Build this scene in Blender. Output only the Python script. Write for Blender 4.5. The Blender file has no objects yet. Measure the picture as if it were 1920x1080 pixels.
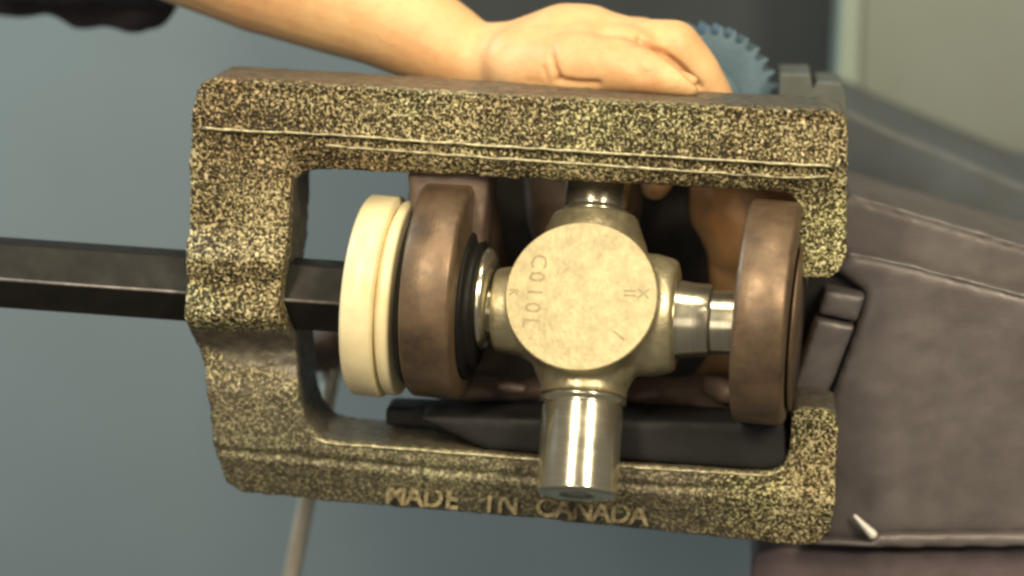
import bpy, bmesh, math, random
import numpy as np
from mathutils import Vector, Matrix
R = math.radians
random.seed(4)
S = bpy.context.scene
COL = S.collection

# ------------------------------------------------------------------ camera
SCALE = 4500.0                      # pixels of the 1920 wide photograph per metre at the aim point
D = 1.1
AZ, EL, ROLL = R(4.5), R(11.0), R(3.2)
cam_d = bpy.data.cameras.new('camera'); cam = bpy.data.objects.new('camera', cam_d); COL.objects.link(cam)
S.camera = cam
cam_d.sensor_width = 36.0
cam_d.lens = 36.0 * D / (1920.0 / SCALE)
cam_d.clip_start = 0.05; cam_d.clip_end = 50
cpos = Vector((math.sin(AZ) * math.cos(EL), -math.cos(AZ) * math.cos(EL), math.sin(EL))) * D
cq = (-cpos).to_track_quat('-Z', 'Y').to_matrix() @ Matrix.Rotation(ROLL, 3, 'Z')
cam.matrix_world = Matrix.Translation(cpos) @ cq.to_4x4()
CI = cq.transposed()
FPX = D * SCALE
cam_d.dof.use_dof = True
cam_d.dof.focus_distance = D - 0.01
cam_d.dof.aperture_fstop = 4.0

# ------------------------------------------------------------------ world, lamps, exposure
W = bpy.data.worlds.new('World'); S.world = W; W.use_nodes = True
bg = W.node_tree.nodes['Background']
bg.inputs['Color'].default_value = (0.78, 0.76, 0.68, 1); bg.inputs['Strength'].default_value = 0.15
S.view_settings.view_transform = 'Standard'; S.view_settings.look = 'None'
S.view_settings.exposure = 0.0; S.view_settings.gamma = 1.0
try: S.cycles.filter_width = 2.7
except Exception: pass
try: S.cycles.use_denoising = True
except Exception: pass

def lamp(name, az, el, dist, sx, sy, power, color, target=Vector((0, 0.03, 0))):
    d = bpy.data.lights.new(name, 'AREA'); d.shape = 'RECTANGLE'; d.size = sx; d.size_y = sy
    d.energy = power; d.color = color
    o = bpy.data.objects.new(name, d); COL.objects.link(o)
    p = Vector((math.sin(az) * math.cos(el), -math.cos(az) * math.cos(el), math.sin(el))) * dist + target
    o.location = p; o.rotation_euler = (target - p).to_track_quat('-Z', 'Y').to_euler()
    return o
WARM = (1.0, 0.85, 0.60)
lamp('key_lamp', R(-19), R(31), 1.9, 0.26, 0.85, 34, WARM)
lamp('second_lamp', R(33), R(32), 1.9, 0.26, 0.85, 34, WARM)
lamp('fill_lamp', R(-6), R(3), 1.8, 0.9, 0.7, 5, (1.0, 0.88, 0.70))
lamp('top_lamp', R(15), R(72), 1.6, 0.5, 0.5, 12, (1.0, 0.86, 0.62))
lamp('wall_lamp', R(-75), R(35), 1.7, 0.8, 0.8, 24, (0.72, 0.90, 1.0), Vector((-0.1, 0.6, -0.1)))

# ------------------------------------------------------------------ helpers
def ray(px, py):
    return (cq @ Vector(((px - 960) / FPX, (540 - py) / FPX, -1.0))).normalized()
def L(px, py, y=0.0):
    d = ray(px, py); t = (y - cpos.y) / d.y
    return cpos + d * t
def to_px(co):                                # Nx3 array -> pixels
    v = (co - np.array(cpos)) @ np.array(cq)
    return 960 + FPX * v[:, 0] / -v[:, 2], 540 - FPX * v[:, 1] / -v[:, 2]

def tag(o, label=None, cat=None, group=None, kind=None):
    if label: o['label'] = label
    if cat: o['category'] = cat
    if group: o['group'] = group
    if kind: o['kind'] = kind
    return o
def empty(name, loc=(0, 0, 0), rot=None):
    o = bpy.data.objects.new(name, None); o.empty_display_size = 0.01; COL.objects.link(o)
    o.location = loc
    if rot is not None: o.rotation_euler = rot
    return o
def obj(name, me, mat=None, parent=None, smooth=True):
    if isinstance(me, bmesh.types.BMesh):
        b = me; bmesh.ops.recalc_face_normals(b, faces=b.faces); me = bpy.data.meshes.new(name); b.to_mesh(me); b.free()
    if mat: me.materials.clear(); me.materials.append(mat)
    if smooth: me.polygons.foreach_set('use_smooth', [True] * len(me.polygons))
    o = bpy.data.objects.new(name, me); COL.objects.link(o)
    if parent: o.parent = parent
    return o
def bevel(o, w, seg=2, ang=30):
    m = o.modifiers.new('bevel', 'BEVEL'); m.width = w; m.segments = seg; m.limit_method = 'ANGLE'; m.angle_limit = R(ang)
    return o
def auto(o):
    m = o.modifiers.new('wn', 'WEIGHTED_NORMAL'); m.keep_sharp = True; return o

def lathe(b, prof, seg=64, M=Matrix(), closed=True):
    """profile of (axial x, radius) spun round the X axis"""
    rings = []
    for x, r in prof:
        if r <= 1e-6: rings.append([b.verts.new(M @ Vector((x, 0, 0)))])
        else: rings.append([b.verts.new(M @ Vector((x, r * math.cos(a), r * math.sin(a)))) for a in [2 * math.pi * i / seg for i in range(seg)]])
    for A, B in zip(rings, rings[1:]):
        if len(A) == 1 and len(B) == 1: continue
        for i in range(seg):
            j = (i + 1) % seg
            if len(A) == 1: b.faces.new((A[0], B[j], B[i]))
            elif len(B) == 1: b.faces.new((A[i], A[j], B[0]))
            else: b.faces.new((A[i], A[j], B[j], B[i]))
    return b
def prism(b, pts, y0, y1):
    """pts = list of (x, z); extruded from y0 to y1"""
    f = [b.verts.new((x, y0, z)) for x, z in pts]; k = [b.verts.new((x, y1, z)) for x, z in pts]
    n = len(pts)
    b.faces.new(f); b.faces.new(k[::-1])
    for i in range(n): b.faces.new((f[i], k[i], k[(i + 1) % n], f[(i + 1) % n]))
    return b
def pprism(b, pxs, y0, y1, yref=None):
    pts = []
    for p in pxs:
        q = L(p[0], p[1], y0 if yref is None else yref); pts.append((q.x, q.z))
    return prism(b, pts, y0, y1)
def box(b, c, s, M=Matrix()):
    r = bmesh.ops.create_cube(b, size=1.0, matrix=M @ Matrix.Translation(c) @ Matrix.Diagonal((s[0], s[1], s[2], 1)))
    return r
def capsule(b, p, q, r0, r1, seg=20):
    p = Vector(p); q = Vector(q); ax = (q - p); ln = ax.length
    M = Matrix.Translation(p) @ ax.to_track_quat('X', 'Z').to_matrix().to_4x4()
    prof = [(-r0, 0)] + [(-r0 * math.cos(t), r0 * math.sin(t)) for t in [math.pi / 2 * i / 6 for i in range(1, 7)]]
    prof += [(ln + r1 * math.sin(t), r1 * math.cos(t)) for t in [math.pi / 2 * i / 6 for i in range(0, 6)]] + [(ln + r1, 0)]
    lathe(b, prof, seg, M)
def remeshed(b, voxel, smooth_it=3, factor=0.5):
    """union of everything in the bmesh as one continuous skin"""
    bmesh.ops.recalc_face_normals(b, faces=b.faces)
    me = bpy.data.meshes.new('tmp'); b.to_mesh(me); b.free()
    o = bpy.data.objects.new('tmp', me); COL.objects.link(o)
    m = o.modifiers.new('r', 'REMESH'); m.mode = 'VOXEL'; m.voxel_size = voxel; m.adaptivity = 0
    if smooth_it:
        s = o.modifiers.new('s', 'SMOOTH'); s.iterations = smooth_it; s.factor = factor
    dg = bpy.context.evaluated_depsgraph_get(); dg.update()
    out = bpy.data.meshes.new_from_object(o.evaluated_get(dg))
    bpy.data.objects.remove(o); bpy.data.meshes.remove(me)
    return out
def get_co(me):
    a = np.empty(len(me.vertices) * 3); me.vertices.foreach_get('co', a); return a.reshape(-1, 3)
def get_no(me):
    a = np.empty(len(me.vertices) * 3); me.vertices.foreach_get('normal', a); return a.reshape(-1, 3)
def set_co(me, a):
    me.vertices.foreach_set('co', a.ravel()); me.update()
def seg_dist(X, Y, pts):
    """signed-less distance from pixel arrays to a polyline"""
    d = np.full(X.shape, 1e9)
    for (x0, y0), (x1, y1) in zip(pts, pts[1:]):
        vx, vy = x1 - x0, y1 - y0
        t = np.clip(((X - x0) * vx + (Y - y0) * vy) / (vx * vx + vy * vy), 0, 1)
        d = np.minimum(d, np.hypot(X - x0 - t * vx, Y - y0 - t * vy))
    return d

def text_mesh(txt, size, depth, spacing=1.0, bev=0.0, bold=0.0):
    c = bpy.data.curves.new('t', 'FONT'); c.body = txt; c.size = size; c.extrude = depth; c.space_character = spacing
    c.bevel_depth = bev; c.offset = bold; c.resolution_u = 3; c.align_x = 'CENTER'; c.align_y = 'CENTER'
    o = bpy.data.objects.new('t', c); COL.objects.link(o)
    dg = bpy.context.evaluated_depsgraph_get(); dg.update()
    me = bpy.data.meshes.new_from_object(o.evaluated_get(dg))
    bpy.data.objects.remove(o); bpy.data.curves.remove(c)
    return me

# ------------------------------------------------------------------ materials
class NT:
    def __init__(s, name):
        s.m = bpy.data.materials.new(name); s.m.use_nodes = True; s.t = s.m.node_tree; s.b = s.t.nodes['Principled BSDF']
        s.tc = s.t.nodes.new('ShaderNodeTexCoord')
    def n(s, typ, **kw):
        q = s.t.nodes.new(typ)
        for k, v in kw.items():
            if k in q.inputs: q.inputs[k].default_value = v
            else: setattr(q, k, v)
        return q
    def l(s, a, b): s.t.links.new(a, b)
    def noise(s, scale, detail=3, rough=0.5, dist=0.0, co=None):
        q = s.n('ShaderNodeTexNoise', Scale=scale, Detail=detail, Roughness=rough, Distortion=dist)
        s.l(co or s.tc.outputs['Object'], q.inputs['Vector']); return q.outputs['Fac']
    def ramp(s, fac, stops):
        q = s.n('ShaderNodeValToRGB'); e = q.color_ramp.elements
        while len(e) < len(stops): e.new(0.5)
        for k, (p, c) in zip(e, stops): k.position = p; k.color = (c[0], c[1], c[2], 1) if not isinstance(c, (int, float)) else (c, c, c, 1)
        s.l(fac, q.inputs['Fac']); return q.outputs['Color']
    def bump(s, h, strength, dist, prev=None):
        q = s.n('ShaderNodeBump', Strength=strength, Distance=dist); s.l(h, q.inputs['Height'])
        if prev: s.l(prev, q.inputs['Normal'])
        return q.outputs['Normal']
    def map(s, sc):
        q = s.n('ShaderNodeMapping'); q.inputs['Scale'].default_value = sc; s.l(s.tc.outputs['Object'], q.inputs['Vector']); return q.outputs['Vector']

def mat_simple(name, col, col2=None, rough=0.5, metal=0.0, nscale=60, bump=0.0, bscale=300, bdist=0.0005, coat=0.0, rvar=0.1):
    t = NT(name); col2 = col2 or tuple(c * 0.75 for c in col)
    f = t.noise(nscale, 4, 0.6)
    t.l(t.ramp(f, [(0.32, col2), (0.68, col)]), t.b.inputs['Base Color'])
    t.b.inputs['Metallic'].default_value = metal
    t.l(t.ramp(t.noise(nscale * 2.3, 3), [(0.3, max(0.03, rough - rvar)), (0.7, min(1, rough + rvar))]), t.b.inputs['Roughness'])
    t.b.inputs['Coat Weight'].default_value = coat
    if bump: t.l(t.bump(t.noise(bscale, 4, 0.6), bump, bdist), t.b.inputs['Normal'])
    return t.m

def mat_cast():
    t = NT('rough_cast_paint')
    a = t.noise(730, 3, 0.62, 0.6)
    big = t.noise(26, 2, 0.5)
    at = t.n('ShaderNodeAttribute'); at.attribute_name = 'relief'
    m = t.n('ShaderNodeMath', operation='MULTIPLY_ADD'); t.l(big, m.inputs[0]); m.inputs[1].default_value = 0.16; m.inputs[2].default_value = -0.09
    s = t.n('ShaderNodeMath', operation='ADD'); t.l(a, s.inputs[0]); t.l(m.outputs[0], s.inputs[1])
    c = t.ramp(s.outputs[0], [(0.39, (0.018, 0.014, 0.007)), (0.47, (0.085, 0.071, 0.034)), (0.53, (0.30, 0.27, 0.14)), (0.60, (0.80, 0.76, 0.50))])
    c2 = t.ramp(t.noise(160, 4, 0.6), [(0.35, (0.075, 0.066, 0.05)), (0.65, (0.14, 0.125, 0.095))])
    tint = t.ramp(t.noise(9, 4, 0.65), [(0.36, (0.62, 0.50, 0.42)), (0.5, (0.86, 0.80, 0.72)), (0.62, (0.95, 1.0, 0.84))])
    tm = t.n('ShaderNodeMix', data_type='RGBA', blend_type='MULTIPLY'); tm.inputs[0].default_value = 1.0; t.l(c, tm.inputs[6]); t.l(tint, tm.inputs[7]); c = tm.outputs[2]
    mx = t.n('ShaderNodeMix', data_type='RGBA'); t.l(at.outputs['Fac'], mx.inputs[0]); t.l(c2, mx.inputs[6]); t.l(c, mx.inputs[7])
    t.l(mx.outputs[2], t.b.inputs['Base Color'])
    t.b.inputs['Metallic'].default_value = 0.35
    t.l(t.ramp(t.noise(300, 2), [(0.3, 0.28), (0.7, 0.44)]), t.b.inputs['Roughness'])
    q = t.n('ShaderNodeBump', Distance=0.0020)
    k = t.n('ShaderNodeMath', operation='MULTIPLY_ADD'); t.l(at.outputs['Fac'], k.inputs[0]); k.inputs[1].default_value = 0.75; k.inputs[2].default_value = 0.25
    t.l(k.outputs[0], q.inputs['Strength']); t.l(a, q.inputs['Height'])
    t.l(q.outputs['Normal'], t.b.inputs['Normal'])
    return t.m
def mat_steel(name, col, rough, stretch, bump=0.15, metal=1.0):
    t = NT(name)
    f = t.noise(1.0, 3, 0.6, co=t.map(stretch))
    t.l(t.ramp(f, [(0.3, tuple(c * 0.8 for c in col)), (0.7, col)]), t.b.inputs['Base Color'])
    t.b.inputs['Metallic'].default_value = metal
    t.l(t.ramp(t.noise(90, 4, 0.6), [(0.3, rough * 0.75), (0.7, rough * 1.35)]), t.b.inputs['Roughness'])
    t.l(t.bump(f, bump, 0.0002), t.b.inputs['Normal'])
    return t.m
def mat_turned(name, col, col2):
    t = NT(name)
    f = t.noise(55, 5, 0.65); g = t.noise(1.0, 3, 0.7, co=t.map((1400, 9, 9)))
    c = t.ramp(f, [(0.3, col2), (0.55, col), (0.75, tuple(k * 1.25 for k in col))])
    t.l(c, t.b.inputs['Base Color']); t.b.inputs['Metallic'].default_value = 0.55
    t.l(t.ramp(t.noise(120, 5, 0.7), [(0.3, 0.32), (0.7, 0.55)]), t.b.inputs['Roughness'])
    n1 = t.bump(g, 0.35, 0.0002)
    t.l(t.bump(t.noise(260, 4, 0.6), 0.3, 0.0004, n1), t.b.inputs['Normal'])
    return t.m
M_CAST = mat_cast()
M_GLINT = mat_simple('pale_edge_glint', (0.56, 0.53, 0.36), (0.16, 0.14, 0.075), 0.34, 0.5, 330, 0.6, 700, 0.0008)  # pale colour painted in for highlights on the frame edges
M_LETTER = mat_simple('worn_letter_paint', (0.27, 0.225, 0.125), (0.045, 0.037, 0.02), 0.4, 0.4, 560, 1.0, 600, 0.0012)
M_DULL = mat_simple('dull_edge_highlight', (0.24, 0.225, 0.215), (0.10, 0.09, 0.09), 0.4, 0.4, 120)  # dull pale colour for highlights along bar and housing edges
M_NICK = mat_simple('fresh_chipped_metal', (0.85, 0.83, 0.78), (0.7, 0.68, 0.62), 0.4, 0.2, 90)
M_SMOOTH = mat_simple('smooth_casting_side', (0.085, 0.080, 0.062), (0.05, 0.046, 0.036), 0.5, 0.15, 160, 0.5, 320, 0.0007)
M_FACE = mat_simple('forged_face_steel', (0.46, 0.395, 0.225), (0.34, 0.29, 0.165), 0.5, 0.3, 190, 0.8, 520, 0.0008)
M_FORGE = mat_simple('forged_steel', (0.56, 0.50, 0.32), (0.42, 0.37, 0.24), 0.37, 0.82, 90, 0.4, 420, 0.0005)
M_POL = mat_steel('ground_steel', (0.62, 0.58, 0.45), 0.19, (15, 15, 1200), 0.04, 0.9)
M_POLX = mat_steel('ground_steel_across', (0.62, 0.58, 0.45), 0.19, (1200, 15, 15), 0.04, 0.9)
M_BRONZE = mat_turned('brown_forging', (0.165, 0.112, 0.070), (0.085, 0.060, 0.042))
M_LUG = mat_simple('tan_forging', (0.40, 0.27, 0.17), (0.22, 0.15, 0.10), 0.5, 0.2, 60, 0.4, 220, 0.0008)
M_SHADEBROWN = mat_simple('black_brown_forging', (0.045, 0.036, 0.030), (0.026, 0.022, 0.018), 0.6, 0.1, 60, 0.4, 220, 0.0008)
M_BROWN = mat_simple('rusty_brown_forging', (0.19, 0.135, 0.10), (0.11, 0.08, 0.068), 0.55, 0.3, 60, 0.5, 220, 0.0008)
M_COPPER = mat_simple('copper_brown_forging', (0.42, 0.21, 0.08), (0.22, 0.14, 0.07), 0.5, 0.3, 45, 0.3, 220, 0.0006)
M_BLACK = mat_simple('black_oxide', (0.011, 0.0105, 0.009), (0.007, 0.0065, 0.006), 0.55, 0.0, 50, 0.15, 400, 0.0002)
M_SHADE = mat_simple('shade_black', (0.013, 0.013, 0.014), (0.009, 0.009, 0.0095), 0.7, 0.0, 40, 0.25, 160, 0.0006)  # black put in for shade in the opening and the housing gap
M_DARKPAD = mat_simple('dull_violet_black', (0.045, 0.038, 0.042), (0.034, 0.03, 0.033), 0.6)
M_CREAM = mat_simple('cream_plastic', (0.80, 0.72, 0.47), (0.62, 0.52, 0.30), 0.36, 0.0, 32, 0.15, 300, 0.0002)
M_HOUSE = mat_simple('grey_brown_casting', (0.125, 0.113, 0.112), (0.092, 0.080, 0.081), 0.42, 0.35, 38, 0.35, 800, 0.0004)
M_PURPLE = mat_simple('dull_mauve_casting', (0.115, 0.085, 0.095), (0.08, 0.062, 0.068), 0.6, 0.1, 55, 0.4, 260, 0.0008)
M_BLUE = mat_simple('blue_grey_paint', (0.095, 0.155, 0.205), (0.065, 0.11, 0.15), 0.45, 0.0, 80, 0.15, 300, 0.0004)
M_SLATE = mat_simple('slate_paint', (0.058, 0.070, 0.082), (0.045, 0.053, 0.058), 0.6, 0.0, 40, 0.2, 200, 0.0006)
M_GREY = mat_simple('grey_painted_steel', (0.075, 0.088, 0.080), (0.055, 0.065, 0.06), 0.6, 0.0, 60, 0.2, 200, 0.0006)
M_PALE = mat_simple('pale_grey_green_paint', (0.140, 0.165, 0.150), (0.118, 0.132, 0.118), 0.6, 0.0, 9, 0.1, 120, 0.0008)
M_STRIP = mat_simple('pale_green_lit_edge', (0.20, 0.25, 0.215), (0.17, 0.21, 0.18), 0.6, 0.0, 9)  # lighter than the column face, light on its edge put into colour
M_WALL = mat_simple('grey_green_backdrop', (0.152, 0.198, 0.222), (0.135, 0.172, 0.192), 0.9, 0.0, 3, 0.1, 60, 0.001)
M_BOARD = mat_simple('charcoal_board', (0.026, 0.034, 0.040), (0.021, 0.027, 0.031), 0.8, 0.0, 4, 0.1, 60, 0.001)
M_ROD = mat_simple('bright_rod_steel', (0.62, 0.58, 0.48), (0.50, 0.46, 0.38), 0.35, 0.45, 90)
M_CLOTH = mat_simple('dark_cloth', (0.030, 0.024, 0.028), (0.018, 0.015, 0.017), 0.9, 0.0, 90, 0.5, 900, 0.0006)
M_STAMP = mat_simple('stamped_grime', (0.23, 0.19, 0.11), (0.31, 0.26, 0.15), 0.6, 0.2, 200)
def mat_skin():
    t = NT('skin')
    f = t.noise(26, 5, 0.65)
    base = t.ramp(f, [(0.3, (0.56, 0.29, 0.14)), (0.5, (0.64, 0.39, 0.19)), (0.7, (0.68, 0.46, 0.235))])
    hair = t.ramp(t.noise(1.0, 2, 0.5, 0.4, co=t.map((260, 900, 900))), [(0.60, (1, 1, 1)), (0.72, (0.74, 0.60, 0.46))])
    mx = t.n('ShaderNodeMix', data_type='RGBA', blend_type='MULTIPLY'); mx.inputs[0].default_value = 0.4
    t.l(base, mx.inputs[6]); t.l(hair, mx.inputs[7]); fa = t.n('ShaderNodeAttribute'); fa.attribute_name = 'fold_shade_flush'
    m2 = t.n('ShaderNodeMix', data_type='RGBA', blend_type='MULTIPLY'); t.l(fa.outputs['Fac'], m2.inputs[0]); t.l(mx.outputs[2], m2.inputs[6]); m2.inputs[7].default_value = (0.62, 0.34, 0.26, 1)  # crease shade multiplied into the skin colour, along with knuckle redness
    t.l(m2.outputs[2], t.b.inputs['Base Color'])
    t.b.inputs['Roughness'].default_value = 0.48
    t.b.inputs['Subsurface Weight'].default_value = 0.15
    t.b.inputs['Subsurface Radius'].default_value = (0.006, 0.003, 0.0015)
    t.b.inputs['Subsurface Scale'].default_value = 1.0
    n1 = t.bump(t.noise(900, 3, 0.6), 0.2, 0.0003)
    t.l(t.bump(t.noise(90, 3, 0.5, 1.0), 0.25, 0.0015, n1), t.b.inputs['Normal'])
    return t.m
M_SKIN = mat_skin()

for m_, v_ in ((M_BLACK, .2), (M_SHADE, .3)): m_.node_tree.nodes['Principled BSDF'].inputs['Specular IOR Level'].default_value = v_
# ------------------------------------------------------------------ the setting
b = bmesh.new(); box(b, (0, 0.92, 0), (6, 0.04, 5))
tag(obj('backdrop', b, M_WALL, smooth=False), kind='structure')
# charcoal board behind the upper half
b = bmesh.new(); pprism(b, [(850, -400), (1640, -400), (1600, 600), (850, 600)], 0.50, 0.52)
o = tag(bevel(obj('dark_board', b, M_BOARD, smooth=False), 0.003), 'charcoal board standing behind the hand and the blue wheel', 'board')
# pale column right
b = bmesh.new(); pprism(b, [(1630, -500), (2400, -500), (2400, 520), (1610, 520), (1606, 180)], 0.402, 0.50)
pcx = empty('pale_column', L(1800, 520, .45)); tag(pcx, 'pale grey green column at the upper right', 'column')
o = bevel(obj('column_face', b, M_PALE, smooth=False), 0.004, 2); o.parent = pcx; o.matrix_parent_inverse = Matrix.Translation(-pcx.location)
b = bmesh.new(); pprism(b, [(1602, -500), (1634, -500), (1612, 180), (1612, 520), (1590, 520), (1568, 170)], 0.395, 0.49)
o = bevel(obj('lit_edge_strip', b, M_STRIP, smooth=False), 0.004, 3); o.parent = pcx; o.matrix_parent_inverse = Matrix.Translation(-pcx.location)  # lighter strip stands in for the column edge catching light
# slate block
b = bmesh.new(); pprism(b, [(1540, 190), (1600, 205), (1680, 243), (1940, 350), (2300, 420), (2300, 760), (1540, 600)], 0.22, 0.36)
o = tag(bevel(obj('slate_block', b, M_SLATE, smooth=False), 0.004, 3), 'dark blue grey block with a sloping top behind the housing', 'block')

# ------------------------------------------------------------------ press frame
outline = [(398, 146), (1000, 181), (1560, 208), (1580, 214), (1590, 232), (1588, 480), (1575, 512), (1552, 526), (1505, 522), (1498, 500),
           (1498, 392), (1484, 368), (1455, 362), (1200, 348), (900, 334), (600, 320), (565, 324), (546, 345), (543, 400), (541, 470), (533, 520), (530, 565), (536, 600),
           (548, 640), (556, 690), (560, 760), (572, 798), (600, 826), (640, 834), (800, 846), (1000, 862), (1200, 878), (1400, 891), (1440, 892), (1470, 880),
           (1481, 850), (1483, 785), (1495, 772), (1550, 772), (1568, 785), (1573, 810), (1566, 960), (1558, 1010), (1535, 1040), (1490, 1042),
           (1300, 1022), (1000, 990), (600, 957), (440, 942), (412, 920), (395, 850), (388, 760), (378, 690), (362, 640), (355, 590), (354, 300), (362, 200), (372, 160)]
DEP = 0.050
b = bmesh.new(); pprism(b, outline, 0.0, DEP)
me = remeshed(b, 0.0012, 5, 0.5)
co = get_co(me); no = get_no(me)
X, Y = to_px(co * np.array([1, 0, 1]))              # front-plane pixel of each column of the casting
front = np.clip(1 - co[:, 1] / 0.02, 0, 1)
def sm(a, lo, hi):
    t = np.clip((a - lo) / (hi - lo), 0, 1); return t * t * (3 - 2 * t)
h = np.zeros(len(co))                                # metres, positive = towards the camera
l1 = [(300, 238), (620, 252), (1100, 284), (1560, 311), (1620, 314)]; l2 = [(560, 270), (960, 298), (1500, 333), (1560, 336)]
y1 = np.interp(X, [p[0] for p in l1], [p[1] for p in l1])
y2 = y1 + 24
above = sm(Y, y1 + 3, y1 - 4)
h += 0.0016 * above                                  # main face of the top bar stands proud
h += 0.0013 * np.exp(-(seg_dist(X, Y, l1) / 4.5) ** 2)
h += 0.0017 * np.exp(-(seg_dist(X, Y, l2) / 4.5) ** 2)
intop = (Y < 420) & (X > 550)
h -= 0.0045 * np.where(intop, sm(Y, y2 + 6, y2 + 45), 0)
# edge bead of the top face
topx = np.interp(X, [398, 1000, 1560], [150, 184, 211])
h -= 0.0010 * np.exp(-((Y - topx - 14) / 6) ** 2)
# boss round the screw on the left arm
ins = (X < 575)
h += np.where(ins, 0.0095 * sm(Y, 418, 482) - 0.0032 * np.exp(-((Y - 524) / 22) ** 2) + 0.0020 * np.exp(-((Y - 580) / 18) ** 2) - 0.0150 * sm(Y, 585, 668) + 0.004 * sm(Y, 680, 740), 0)
h -= 0.006 * sm(Y, 700, 900) * np.where(X < 1600, 1, 0)
# groove along the bottom bar with the lip above it, and the lower face sloping back
g = [(395, 852), (620, 872), (1000, 905), (1300, 925), (1440, 920), (1500, 880), (1520, 800), (1522, 760)]
dg_ = seg_dist(X, Y, g)
h -= 0.0020 * np.exp(-(dg_ / 7) ** 2)
gy = np.interp(X, [395, 620, 1000, 1300, 1580], [852, 872, 905, 927, 950])
below = np.clip((Y - gy) / 110, 0, 1)
h -= 0.0120 * np.where(X < 1600, below ** 1.1, 0)
# two-tier right arm of the C
vr = [(1545, 330), (1545, 540)]
h -= 0.0022 * np.exp(-(seg_dist(X, Y, vr) / 8) ** 2)
h -= np.where((X > 1470) & (Y > 330) & (Y < 560), 0.0015, 0)
co[:, 1] -= h * front
# lumpy foundry skin
from mathutils import noise as mn
nz = np.array([mn.noise(Vector(c) * 330.0) + 0.6 * mn.noise(Vector(c) * 140.0) for c in co])
co += no * (nz * 0.00045)[:, None]
set_co(me, co)
fr = empty('joint_press', (0, 0, 0))
tag(fr, 'rough cast C shaped joint press gripped by the hand, its open end at the right', 'joint press')
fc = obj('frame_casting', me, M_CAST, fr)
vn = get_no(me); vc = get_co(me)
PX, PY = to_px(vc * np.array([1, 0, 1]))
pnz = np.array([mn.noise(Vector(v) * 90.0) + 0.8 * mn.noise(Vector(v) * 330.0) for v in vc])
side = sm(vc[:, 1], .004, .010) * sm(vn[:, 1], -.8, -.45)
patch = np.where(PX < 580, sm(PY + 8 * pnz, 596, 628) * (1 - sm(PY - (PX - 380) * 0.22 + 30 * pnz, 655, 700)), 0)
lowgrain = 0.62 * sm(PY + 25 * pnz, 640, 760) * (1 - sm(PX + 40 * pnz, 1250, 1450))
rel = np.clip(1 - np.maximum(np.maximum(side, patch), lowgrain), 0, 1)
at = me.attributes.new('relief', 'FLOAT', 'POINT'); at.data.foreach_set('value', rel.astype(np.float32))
def bead(name, pts, r, parent, mat, dy=0.0, wob=0.0002, inv=None):
    b = bmesh.new(); P = []
    for (x0, y0, d0), (x1, y1, d1) in zip(pts, pts[1:]):
        n = max(2, int(math.hypot(x1 - x0, y1 - y0) / 9))
        for i in range(n):
            t = i / n; P.append(L(x0 + (x1 - x0) * t, y0 + (y1 - y0) * t, d0 + (d1 - d0) * t))
    P.append(L(*pts[-1]))
    rings = []
    for i, p in enumerate(P):
        a = P[max(0, i - 1)]; c = P[min(len(P) - 1, i + 1)]; T = (c - a).normalized()
        U = T.cross(Vector((0, 1, 0))).normalized(); V = T.cross(U)
        w = r * (0.75 + 0.5 * (mn.noise(p * 260.0) + 0.5)); q = p + U * mn.noise(p * 150.0) * wob * 2
        rings.append([b.verts.new(q + (U * math.cos(k * math.pi / 4) + V * math.sin(k * math.pi / 4)) * w) for k in range(8)])
    for A, B in zip(rings, rings[1:]):
        for k in range(8): b.faces.new((A[k], A[(k + 1) % 8], B[(k + 1) % 8], B[k]))
    b.faces.new(rings[0]); b.faces.new(rings[-1][::-1])
    if inv: bmesh.ops.transform(b, matrix=inv, verts=b.verts)
    return obj(name, b, mat, parent)
bead('edge_glint_bead', [(470, 154, .0006), (1000, 185, .0004), (1540, 213, .0006)], .0007, fr, M_GLINT)  # raised rim, coloured pale as a painted highlight on the top edge
bead('casting_ridge', [(380, 241, -.0022), (620, 253, -.0022), (1100, 285, -.0022), (1560, 312, -.0022)], .0006, fr, M_GLINT)  # ridge of the casting, its highlight painted pale
bead('casting_ridge', [(610, 273, -.0012), (960, 299, -.0012), (1500, 334, -.0012), (1556, 330, -.0012)], .0006, fr, M_GLINT)  # second ridge, highlight likewise in the colour
bead('edge_glint_bead', [(585, 820, .0045), (612, 830, .0045), (800, 845, .0050), (1000, 861, .0054), (1200, 877, .0060), (1400, 890, .0062), (1440, 891, .0062), (1466, 882, .0062)], .0007, fr, M_GLINT)  # pale bead paints the highlight on the opening's lower edge
# raised lettering, one letter after another along the sloping lower face
word = 'MADE IN CANADA'
for i, ch in enumerate(word):
    if ch == ' ': continue
    t = i / (len(word) - 1)
    px = 742 + t * (1198 - 742); py = 930 + t * (968 - 930)
    p = L(px, py, 0.0)
    bel = min(1, max(0, (py - np.interp(px, [395, 620, 1000, 1300], [852, 872, 905, 927])) / 110))
    yy = 0.0120 * bel ** 1.1 + 0.006 - 0.0008
    lm = text_mesh(ch, 0.0120, 0.0008, bev=0.0003, bold=0.00005)
    p = L(px, py, yy)
    lo = obj('raised_letter', lm, M_LETTER, fr, smooth=False)
    lo.location = p; lo.rotation_euler = (R(90 - 24), R(1.0), 0)

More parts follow.
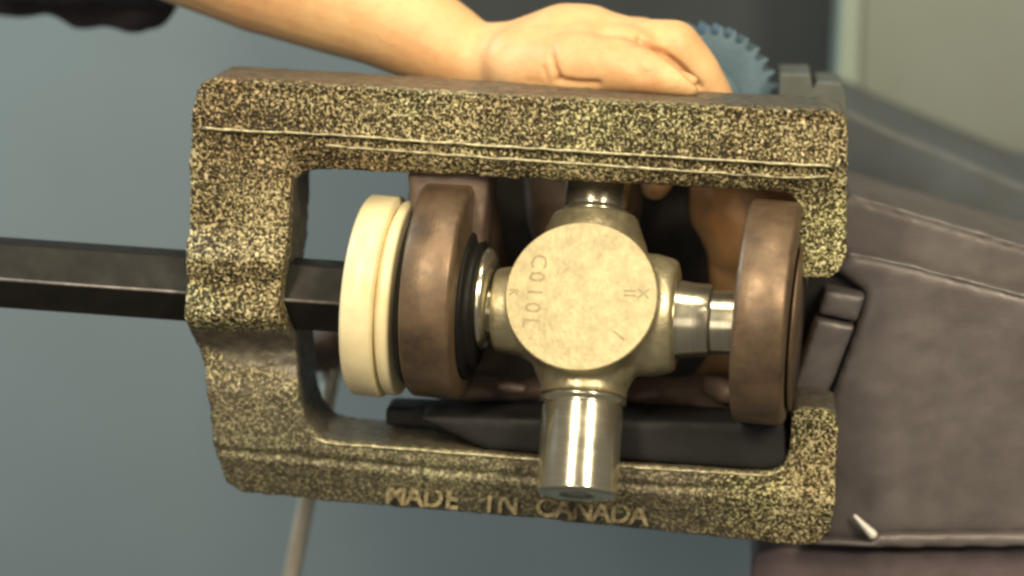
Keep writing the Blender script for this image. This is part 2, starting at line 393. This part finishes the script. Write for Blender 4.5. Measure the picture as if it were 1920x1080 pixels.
# ------------------------------------------------------------------ black hexagonal bar
pc = L(960, 583, 0.025)
zb = L(600, 553, 0.018).z
b = bmesh.new(); x0 = L(-260, 520, 0.025).x; x1 = L(662, 560, 0.025).x
rr = 0.0162
v = []
for x in (x0, x1):
    v.append([b.verts.new((x, rr * math.sin(a) * 1.0, rr * math.cos(a))) for a in [R(90 + 60 * k) for k in range(6)]])
b.faces.new(v[0]); b.faces.new(v[1][::-1])
for i in range(6): b.faces.new((v[0][i], v[0][(i + 1) % 6], v[1][(i + 1) % 6], v[1][i]))
sc = obj('press_bar', b, M_BLACK, smooth=False); sc.location = (0, 0.018, zb)
bevel(sc, 0.0007, 2)
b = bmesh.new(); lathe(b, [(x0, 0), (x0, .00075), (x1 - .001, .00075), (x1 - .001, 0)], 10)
o = obj('edge_highlight', b, M_DULL, sc); o.location = (0, -rr + .0006, 0)  # pale tube stands for light caught on the bar's front edge
tag(sc, 'long black six sided bar through the left arm of the frame', 'bar')

# ------------------------------------------------------------------ the joint: axis runs left to right, yawed a little
JC = L(1105, 577, 0.010); JYAW = R(-5.5)
JS = 1 / 4420.0
def jx(px): return (px - 1105) * JS
# cream cap
cap = empty('cream_cap', JC - Vector((0, 0, 17 * JS)), (0, R(0.5), JYAW))
tag(cap, 'cream two ringed round plastic cap at the end of the black bar', 'cap')
r = 190 * JS
b = bmesh.new(); lathe(b, [(jx(672), 0), (jx(672), r - .004), (jx(674), r - .0012), (jx(680), r), (jx(728), r), (jx(733), r - .001), (jx(734), r - .004), (jx(734), 0)], 96)
obj('outer_ring', b, M_CREAM, cap)
b = bmesh.new(); lathe(b, [(jx(734.5), 0), (jx(734.5), r - .0045), (jx(738), r - .0045), (jx(741), r - .0022), (jx(744), r - .0015), (jx(758), r - .0015), (jx(762), r - .003), (jx(763), 0)], 96)
obj('inner_ring', b, M_CREAM, cap)

# yoke with two ears, saddle and a black block for the shadow below
yk = empty('driveshaft_yoke', JC, (0, 0, JYAW))
tag(yk, 'brown forged yoke whose two round ears hold the steel cross', 'yoke')
def ear(px0, px1, rpx, bore):
    r = rpx * JS; b = bmesh.new()
    lathe(b, [(jx(px0), 0), (jx(px0), r - .003), (jx(px0 + 3), r - .001), (jx(px0 + 9), r), (jx(px1 - 9), r), (jx(px1 - 3), r - .001), (jx(px1), r - .003), (jx(px1), 0)], 128)
    return b
EZ = []
EZ.append(obj('bearing_cup', ear(768, 786, 172, 0), M_BLACK, yk))
b = ear(785, 880, 204, 0)
EZ.append(obj('ear', b, M_BRONZE, yk))
b = ear(1388, 1484, 206, 0)
re_ = obj('ear', b, M_BRONZE, yk); re_.location.z = 22 * JS
b = bmesh.new(); r = 150 * JS
lathe(b, [(jx(1487), 0), (jx(1487), r), (jx(1489), r + .001), (jx(1493), r + .001), (jx(1494), 0)], 96)
obj('snap_ring', b, M_BRONZE, yk)
def hroot(px, y0, y1, mat):
    b = bmesh.new(); pprism(b, px, y0, y1); me = remeshed(b, .0018, 6); c = get_co(me); n = get_no(me)
    nz = np.array([mn.noise(Vector(v) * 110.0) for v in c]); set_co(me, c + n * (nz * .0006)[:, None]); me.transform(JI_)
    return obj('ear_root', me, mat, yk)
JI_ = (Matrix.Translation(JC) @ Matrix.Rotation(JYAW, 4, 'Z')).inverted()
0 and hroot([(1398, 330), (1492, 330), (1488, 640), (1388, 640)], .010, .050, M_BRONZE)
hroot([(764, 320), (918, 320), (886, 620), (780, 620)], .011, .060, M_BROWN)
# seal rings at the left ear
b = bmesh.new()
lathe(b, [(jx(878), 0), (jx(878), 140 * JS), (jx(884), 141 * JS), (jx(888), 136 * JS), (jx(892), 120 * JS), (jx(896), 122 * JS), (jx(900), 118 * JS), (jx(904), 100 * JS), (jx(904), 0)], 96)
EZ.append(obj('seal', b, M_BLACK, yk))
for o in EZ: o.location.z -= 14 * JS
EZ[1].location.z += 24 * JS; EZ[0].location.z += 8 * JS
b = bmesh.new()
lathe(b, [(jx(903), 0), (jx(903), 92 * JS), (jx(908), 96 * JS), (jx(918), 90 * JS), (jx(922), 76 * JS), (jx(922), 0)], 96)
obj('seal', b, M_POLX, yk)
JI = (Matrix.Translation(JC) @ Matrix.Rotation(JYAW, 4, 'Z')).inverted()
def jl(px, py, y): return JI @ L(px, py, y)
# arms behind the ears
def blob(name, spheres, mat, parent, vox=0.0022, it=6, lump=0.0006, inv=None):
    b = bmesh.new()
    for (p, q) in spheres:
        A = L(p[0], p[1], p[2]); B = L(q[0], q[1], q[2])
        if inv: A = inv @ A; B = inv @ B
        capsule(b, A, B, p[3] / 4300, q[3] / 4300, 24)
    me = remeshed(b, vox, it)
    c = get_co(me); n = get_no(me)
    nz = np.array([mn.noise(Vector(v) * 120.0) for v in c]); set_co(me, c + n * (nz * lump)[:, None])
    return obj(name, me, mat, parent)
blob('yoke_arm', [((848, 330, .080, 78), (848, 420, .080, 98)), ((848, 420, .080, 98), (860, 560, .085, 110)), ((860, 560, .085, 110), (880, 700, .085, 80))], M_BROWN, yk, inv=JI)
blob('yoke_arm', [((1400, 380, .075, 112), (1430, 420, .075, 120)), ((1430, 420, .08, 112), (1440, 640, .085, 100)), ((1440, 640, .085, 90), (1340, 720, .085, 45))], M_COPPER, yk, inv=JI)
blob('saddle', [((880, 738, .052, 32), (1000, 738, .060, 34)), ((1000, 738, .060, 34), (1240, 742, .062, 36)), ((1240, 742, .062, 36), (1390, 738, .050, 44)), ((1330, 722, .040, 22), (1370, 738, .036, 24)), ((940, 722, .038, 16), (975, 728, .036, 14))], M_BROWN, yk, inv=JI, lump=.0016)
# rear lug
blob('rear_lug', [((1095, 300, .095, 118), (1095, 400, .095, 112))], M_LUG, yk, inv=JI)
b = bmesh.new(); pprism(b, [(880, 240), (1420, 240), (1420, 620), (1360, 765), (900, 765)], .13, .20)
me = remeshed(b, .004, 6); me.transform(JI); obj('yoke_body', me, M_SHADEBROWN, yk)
b = bmesh.new()
pprism(b, [(770, 780), (1478, 794), (1474, 876), (1440, 883), (1200, 867), (1000, 852), (905, 844)], 0.008, 0.034)
pprism(b, [(722, 764), (1478, 782), (1478, 870), (1000, 850), (838, 830), (812, 805), (722, 800)], 0.030, 0.052)
me = remeshed(b, .0018, 7); me.transform(JI)
obj('base', me, M_SHADE, yk)  # black block stands in for soft shadow along the opening's bottom

# steel cross (spider), swung so that its lower journal comes forward
sp = empty('joint_cross', JC, None)
sp.matrix_world = Matrix.Translation(JC - Vector((0, 0, 10 * JS))) @ Matrix.Rotation(JYAW, 4, 'Z') @ Matrix.Rotation(R(-25), 4, 'X') @ Matrix.Rotation(R(-3.2), 4, 'Y')
tag(sp, 'bare steel cross with a flat stamped round face and polished journals', 'universal joint cross')
Zr = Matrix.Rotation(R(90), 4, 'Y')                  # local x -> -z (down)
Zu = Matrix.Rotation(R(-90), 4, 'Y')
Yf = Matrix.Rotation(R(-90), 4, 'Z')                 # local x -> -y (to the camera)
u = JS
b = bmesh.new()
lathe(b, [(-.024, 0), (-.024, 120 * u), (.010, 138 * u), (.0262, 138 * u), (.0262, 0)], 96, Yf)
lathe(b, [(0, 0), (0, 116 * u), (60 * u, 116 * u), (118 * u, 92 * u), (142 * u, 80 * u), (162 * u, 80 * u), (162 * u, 0)], 64, Zr)
lathe(b, [(0, 0), (0, 116 * u), (60 * u, 114 * u), (130 * u, 100 * u), (172 * u, 84 * u), (185 * u, 80 * u), (185 * u, 0)], 64, Zu)
lathe(b, [(0, 0), (0, 112 * u), (60 * u, 114 * u), (125 * u, 114 * u), (158 * u, 105 * u), (165 * u, 98 * u), (165 * u, 0)], 64)
lathe(b, [(0, 0), (0, 116 * u), (60 * u, 120 * u), (130 * u, 84 * u), (170 * u, 78 * u), (176 * u, 74 * u), (176 * u, 0)], 64, Matrix.Rotation(math.pi, 4, 'Z'))
for sx, sz in ((1, -1), (-1, -1), (1, 1), (-1, 1)):       # webs between neighbouring arms
    capsule(b, (sx * 118 * u, .001, 0), (0, .001, sz * 112 * u), 60 * u, 58 * u, 32)
me = remeshed(b, 0.0009, 10, 0.5)
obj('cross_body', me, M_FORGE, sp)
b = bmesh.new()
lathe(b, [(.024, 0), (.024, 137 * u), (.0270, 139.5 * u), (.0284, 139 * u), (.0290, 136 * u), (.0290, 0)], 96, Yf)
fo = obj('stamped_face', b, M_FACE, sp); auto(fo)
def journal(M, l0, l1, r, mat, collar=True):
    b = bmesh.new()
    prof = [(l0 * u, 0), (l0 * u, (r + 5) * u)]
    prof += [((l0 + 10) * u, (r + 5) * u), ((l0 + 13) * u, (r - 3) * u), ((l0 + 19) * u, (r - 3) * u), ((l0 + 22) * u, r * u)] if collar else [(l0 * u, r * u)]
    prof += [((l1 - 6) * u, r * u), (l1 * u, (r - 6) * u), ((l1) * u, (r * .45) * u), ((l1 - 14) * u, (r * .3) * u), ((l1 - 14) * u, 0)]
    lathe(b, prof, 96, M); o = obj('journal', b, mat, sp); auto(o); return o
journal(Zr, 160, 344, 75, M_POL)
journal(Zu, 183, 262, 60, M_POL)
journal(Matrix.Translation((0, 0, -9 * u)), 200, 288, 60, M_POLX, False)
journal(Matrix.Rotation(math.pi, 4, 'Z'), 170, 215, 50, M_POLX, False)
# right journal collar and lower fillet
b = bmesh.new(); lathe(b, [(150 * u, 0), (150 * u, 76 * u), (165 * u, 74 * u), (196 * u, 69 * u), (224 * u, 67 * u), (230 * u, 64 * u), (230 * u, 0)], 64, Matrix.Translation((0, 0, -6 * u)))
obj('shoulder', b, M_POLX, sp)
# stamping: characters lie turned on the face
FY = -0.0291
def stamp(txt, dx, dz, ang, size):
    me = text_mesh(txt, size, 0.00012)
    o = obj('stamped_mark', me, M_STAMP, sp, smooth=False)
    o.location = (dx * u, FY, -dz * u); o.rotation_euler = Matrix.Rotation(R(ang), 3, 'Y').to_4x4().to_euler()
    o.matrix_basis = Matrix.Translation((dx * u, FY, -dz * u)) @ Matrix.Rotation(R(ang), 4, 'Y') @ Matrix.Rotation(R(90), 4, 'X')
    return o
for k, ch in enumerate('C010L'):
    stamp(ch, -86 - k * 2.0 + 4, -62 + k * 29, 90 + 2, 0.0094)
stamp('K', -124, -2, 92, 0.0055)
stamp('II', 88, -8, 90, 0.0075)
stamp('X', 112, -8, 90, 0.0070)
stamp('I', 75, 72, -52, 0.0085)

# ------------------------------------------------------------------ bright rod behind the frame
rod = empty('steel_rod', L(545, 1080, .11))
tag(rod, 'thin bright steel rod running down behind the lower left corner', 'rod')
A = L(628, 672, .11) - rod.location; B = L(505, 1290, .11) - rod.location
b = bmesh.new(); ax = B - A
lathe(b, [(0, 0), (0, .0036), (.001, .0042), (ax.length, .0042), (ax.length, 0)], 32, Matrix.Translation(A) @ ax.to_track_quat('X', 'Z').to_matrix().to_4x4())
obj('shaft', b, M_ROD, rod)
b = bmesh.new(); A2 = L(598, 622, .11) - rod.location; B2 = L(612, 690, .11) - rod.location; ax = B2 - A2
lathe(b, [(0, 0), (0, .0085), (.003, .0105), (.010, .0105), (.011, .0080), (ax.length - .004, .0085), (ax.length, .0075), (ax.length, 0)], 32, Matrix.Translation(A2) @ ax.to_track_quat('X', 'Z').to_matrix().to_4x4())
obj('socket', b, M_BROWN, rod)

# ------------------------------------------------------------------ housing on the right
hs = empty('cast_housing', L(1700, 1060, .05))
tag(hs, 'big grey brown iron casting filling the right side past the frame opening', 'casting')
HI = Matrix.Translation(-hs.location)
def hpart(name, px, y0, y1, mat, bev, seg=3, lump=0.0003, vox=0.0022):
    b = bmesh.new(); pprism(b, px, y0, y1)
    me = remeshed(b, vox, 3)
    c = get_co(me); n = get_no(me)
    nz = np.array([mn.noise(Vector(v) * 70.0) + .5 * mn.noise(Vector(v) * 210.0) for v in c]); c = c + n * (nz * lump)[:, None]
    c -= np.array(hs.location); set_co(me, c)
    o = obj(name, me, mat, hs); return o
hpart('body', [(1610, 600), (1625, 550), (1560, 505), (1592, 476), (1682, 494), (1940, 560), (2150, 600), (2150, 1000), (1940, 1000), (1660, 1003), (1640, 1016), (1545, 1010), (1552, 760)], .060, .150, M_HOUSE, .004)
hpart('upper_face', [(1560, 380), (1596, 368), (1682, 394), (1940, 470), (2150, 510), (2150, 640), (1940, 600), (1682, 530), (1560, 510)], .085, .17, M_HOUSE, .004)
hpart('raised_pad', [(1532, 598), (1603, 614), (1552, 740), (1486, 732)], .044, .07, M_HOUSE, .002, vox=.0014, lump=.0004)
hpart('raised_pad', [(1548, 545), (1622, 558), (1606, 604), (1535, 590)], .048, .07, M_HOUSE, .002, vox=.0014, lump=.0004)
hpart('recess_shade', [(1470, 500), (1630, 500), (1630, 600), (1560, 800), (1470, 800)], .066, .12, M_SHADE, .002)  # dark slab stands in for the shade in the gap by the pads
hpart('lower_flange', [(1408, 1052), (1422, 1032), (1470, 1026), (1560, 1030), (1640, 1034), (2150, 1020), (2150, 1400), (1408, 1400)], .068, .150, M_PURPLE, .004)
hpart('flange_edge', [(1520, 1012), (1640, 1018), (1643, 1004), (2150, 1002), (2150, 1024), (1646, 1028), (1520, 1024)], .054, .10, M_HOUSE, .002, vox=.0016, lump=.0003)
HT = Matrix.Translation(-hs.location)
bead('edge_highlight', [(1592, 367, .083), (1684, 393, .083), (1940, 469, .083)], .0005, hs, M_DULL, inv=HT)  # thin pale bead paints the highlight on the upper face's edge
bead('edge_highlight', [(1588, 476, .0595), (1684, 493, .0595), (1940, 559, .0595)], .0005, hs, M_DULL, inv=HT)  # painted highlight along the body's top edge
b = bmesh.new(); A = L(1603, 968, .055); B = L(1636, 1002, .055)
capsule(b, A - hs.location, B - hs.location, .0008, .0021)
obj('bright_nick', b, M_NICK, hs)

# ------------------------------------------------------------------ blue toothed wheel and grey bracket
wc = L(1312, 190, .12)
wh = empty('toothed_wheel', wc, (0, 0, R(12)))
tag(wh, 'blue toothed wheel half hidden behind the hand', 'wheel')
b = bmesh.new(); n = 34; pts = []
k = 1 / 4100.0
for i in range(n):
    a0 = 2 * math.pi * i / n
    for da, r in ((0.0, 126), (0.25, 127), (0.48, 145), (0.58, 146), (0.82, 127)):
        a = a0 + da * 2 * math.pi / n; pts.append((r * k * math.cos(a), r * k * math.sin(a)))
prism(b, pts, -.010, .010)
o = obj('toothed_rim', b, M_BLUE, wh, smooth=False); bevel(o, .0006, 2)
b = bmesh.new(); lathe(b, [(.009, 0), (.009, .018), (.016, .017), (.018, .015), (.018, 0)], 48, Yf)
obj('hub', b, M_BLUE, wh)
b = bmesh.new(); pprism(b, [(1462, 138), (1520, 138), (1524, 168), (1532, 152), (1578, 156), (1588, 180), (1590, 235), (1456, 235)], .10, .14)
o = bevel(obj('grey_bracket', b, M_GREY, smooth=False), .002, 3)
tag(o, 'small grey two lobed bracket resting beyond the top right corner of the frame', 'bracket')

# ------------------------------------------------------------------ the person: forearm and gripping hand as one skin
chains = [
 # forearm
 [(120, -270, .115, 190), (300, -172, .108, 166), (500, -68, .098, 140), (700, 12, .088, 112), (830, 84, .082, 86), (890, 118, .080, 74), (970, 116, .074, 78)],
 # back of the hand
 [(970, 116, .074, 78), (1060, 92, .072, 86), (1100, 92, .072, 84)],
 [(970, 118, .066, 70), (1090, 112, .060, 72), (1180, 112, .060, 66)],
 [(1060, 105, .085, 80), (1200, 102, .085, 70)],
 [(1110, 98, .072, 84), (1190, 104, .072, 70), (1250, 98, .070, 58)],
 # thenar and thumb lying along the top of the bar, towards the camera
 [(990, 128, .060, 62), (1080, 120, .050, 60), (1150, 122, .044, 56), (1212, 134, .038, 44), (1264, 150, .034, 30), (1292, 160, .034, 22)],
 # index finger over the far edge
 [(1180, 98, .070, 66), (1262, 87, .068, 52), (1300, 132, .070, 47), (1334, 188, .074, 43), (1330, 250, .078, 36), (1300, 290, .076, 32)],
 # middle finger, its tip shows through the opening
 [(1180, 104, .080, 58), (1262, 104, .088, 48), (1290, 180, .098, 42), (1262, 290, .086, 36), (1228, 348, .074, 30)],
 # ring and little finger hidden behind the bar
 [(1120, 110, .092, 54), (1180, 130, .106, 46), (1200, 210, .104, 38), (1165, 270, .088, 34), (1140, 292, .078, 31)],
 [(1050, 114, .094, 48), (1090, 140, .108, 40), (1105, 200, .104, 33), (1085, 250, .088, 29), (1068, 272, .078, 27)],
]
b = bmesh.new()
for ch in chains:
    for p, q in zip(ch, ch[1:]):
        capsule(b, L(p[0], p[1], p[2]), L(q[0], q[1], q[2]), p[3] / 4300, q[3] / 4300, 24)
me = remeshed(b, 0.0012, 26, 0.5)
c = get_co(me); n = get_no(me); X, Y = to_px(c)
nz = np.array([mn.noise(Vector(v) * 28.0) for v in c]); dd = nz * 0.0007
vis = (c[:, 1] < .075)
for pts, w, dp in (([(1034, 92), (1042, 128), (1052, 150)], 5.0, .0013), ([(1046, 150), (1085, 157), (1120, 158)], 6, .0016),
                   ([(1200, 72), (1240, 96), (1275, 125), (1312, 162)], 5, .0028), ([(1130, 60), (1175, 100), (1200, 138)], 16, .0010), ([(1020, 128), (1024, 146)], 4, .001)):
    dd -= np.where(vis, dp * np.exp(-(seg_dist(X, Y, pts) / w) ** 2), 0)
set_co(me, c + n * dd[:, None])
cr = np.zeros(len(c))  # shade painted along the hand's creases, plus natural redness at the knuckle
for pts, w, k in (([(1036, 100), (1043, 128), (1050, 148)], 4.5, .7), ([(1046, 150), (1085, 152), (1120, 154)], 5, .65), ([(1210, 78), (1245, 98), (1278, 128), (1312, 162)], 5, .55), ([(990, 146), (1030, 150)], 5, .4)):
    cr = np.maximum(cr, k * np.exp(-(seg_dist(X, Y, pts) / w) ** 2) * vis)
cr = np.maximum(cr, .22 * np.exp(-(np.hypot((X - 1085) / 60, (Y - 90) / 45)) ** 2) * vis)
at = me.attributes.new('fold_shade_flush', 'FLOAT', 'POINT'); at.data.foreach_set('value', cr.astype(np.float32))
pe = empty('person', L(700, 12, .088))
tag(pe, 'bare forearm and hand of a person gripping the top of the press frame', 'person')
c = get_co(me) - np.array(pe.location); set_co(me, c)
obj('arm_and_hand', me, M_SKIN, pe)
b = bmesh.new()
for p, q in (((-60, -60, .20, 90), (150, -40, .19, 78)), ((150, -30, .19, 82), (262, -2, .18, 70)), ((60, -160, .16, 170), (280, -110, .16, 120))):
    capsule(b, L(*p[:3]) - pe.location, L(*q[:3]) - pe.location, p[3] / 4000, q[3] / 4000, 24)
me = remeshed(b, .003, 5)
c = get_co(me); n = get_no(me); nz = np.array([mn.noise(Vector((v[0] * 60, v[1] * 60, v[2] * 140))) for v in c]); set_co(me, c + n * (nz * .003)[:, None])
obj('sleeve', me, M_CLOTH, pe)
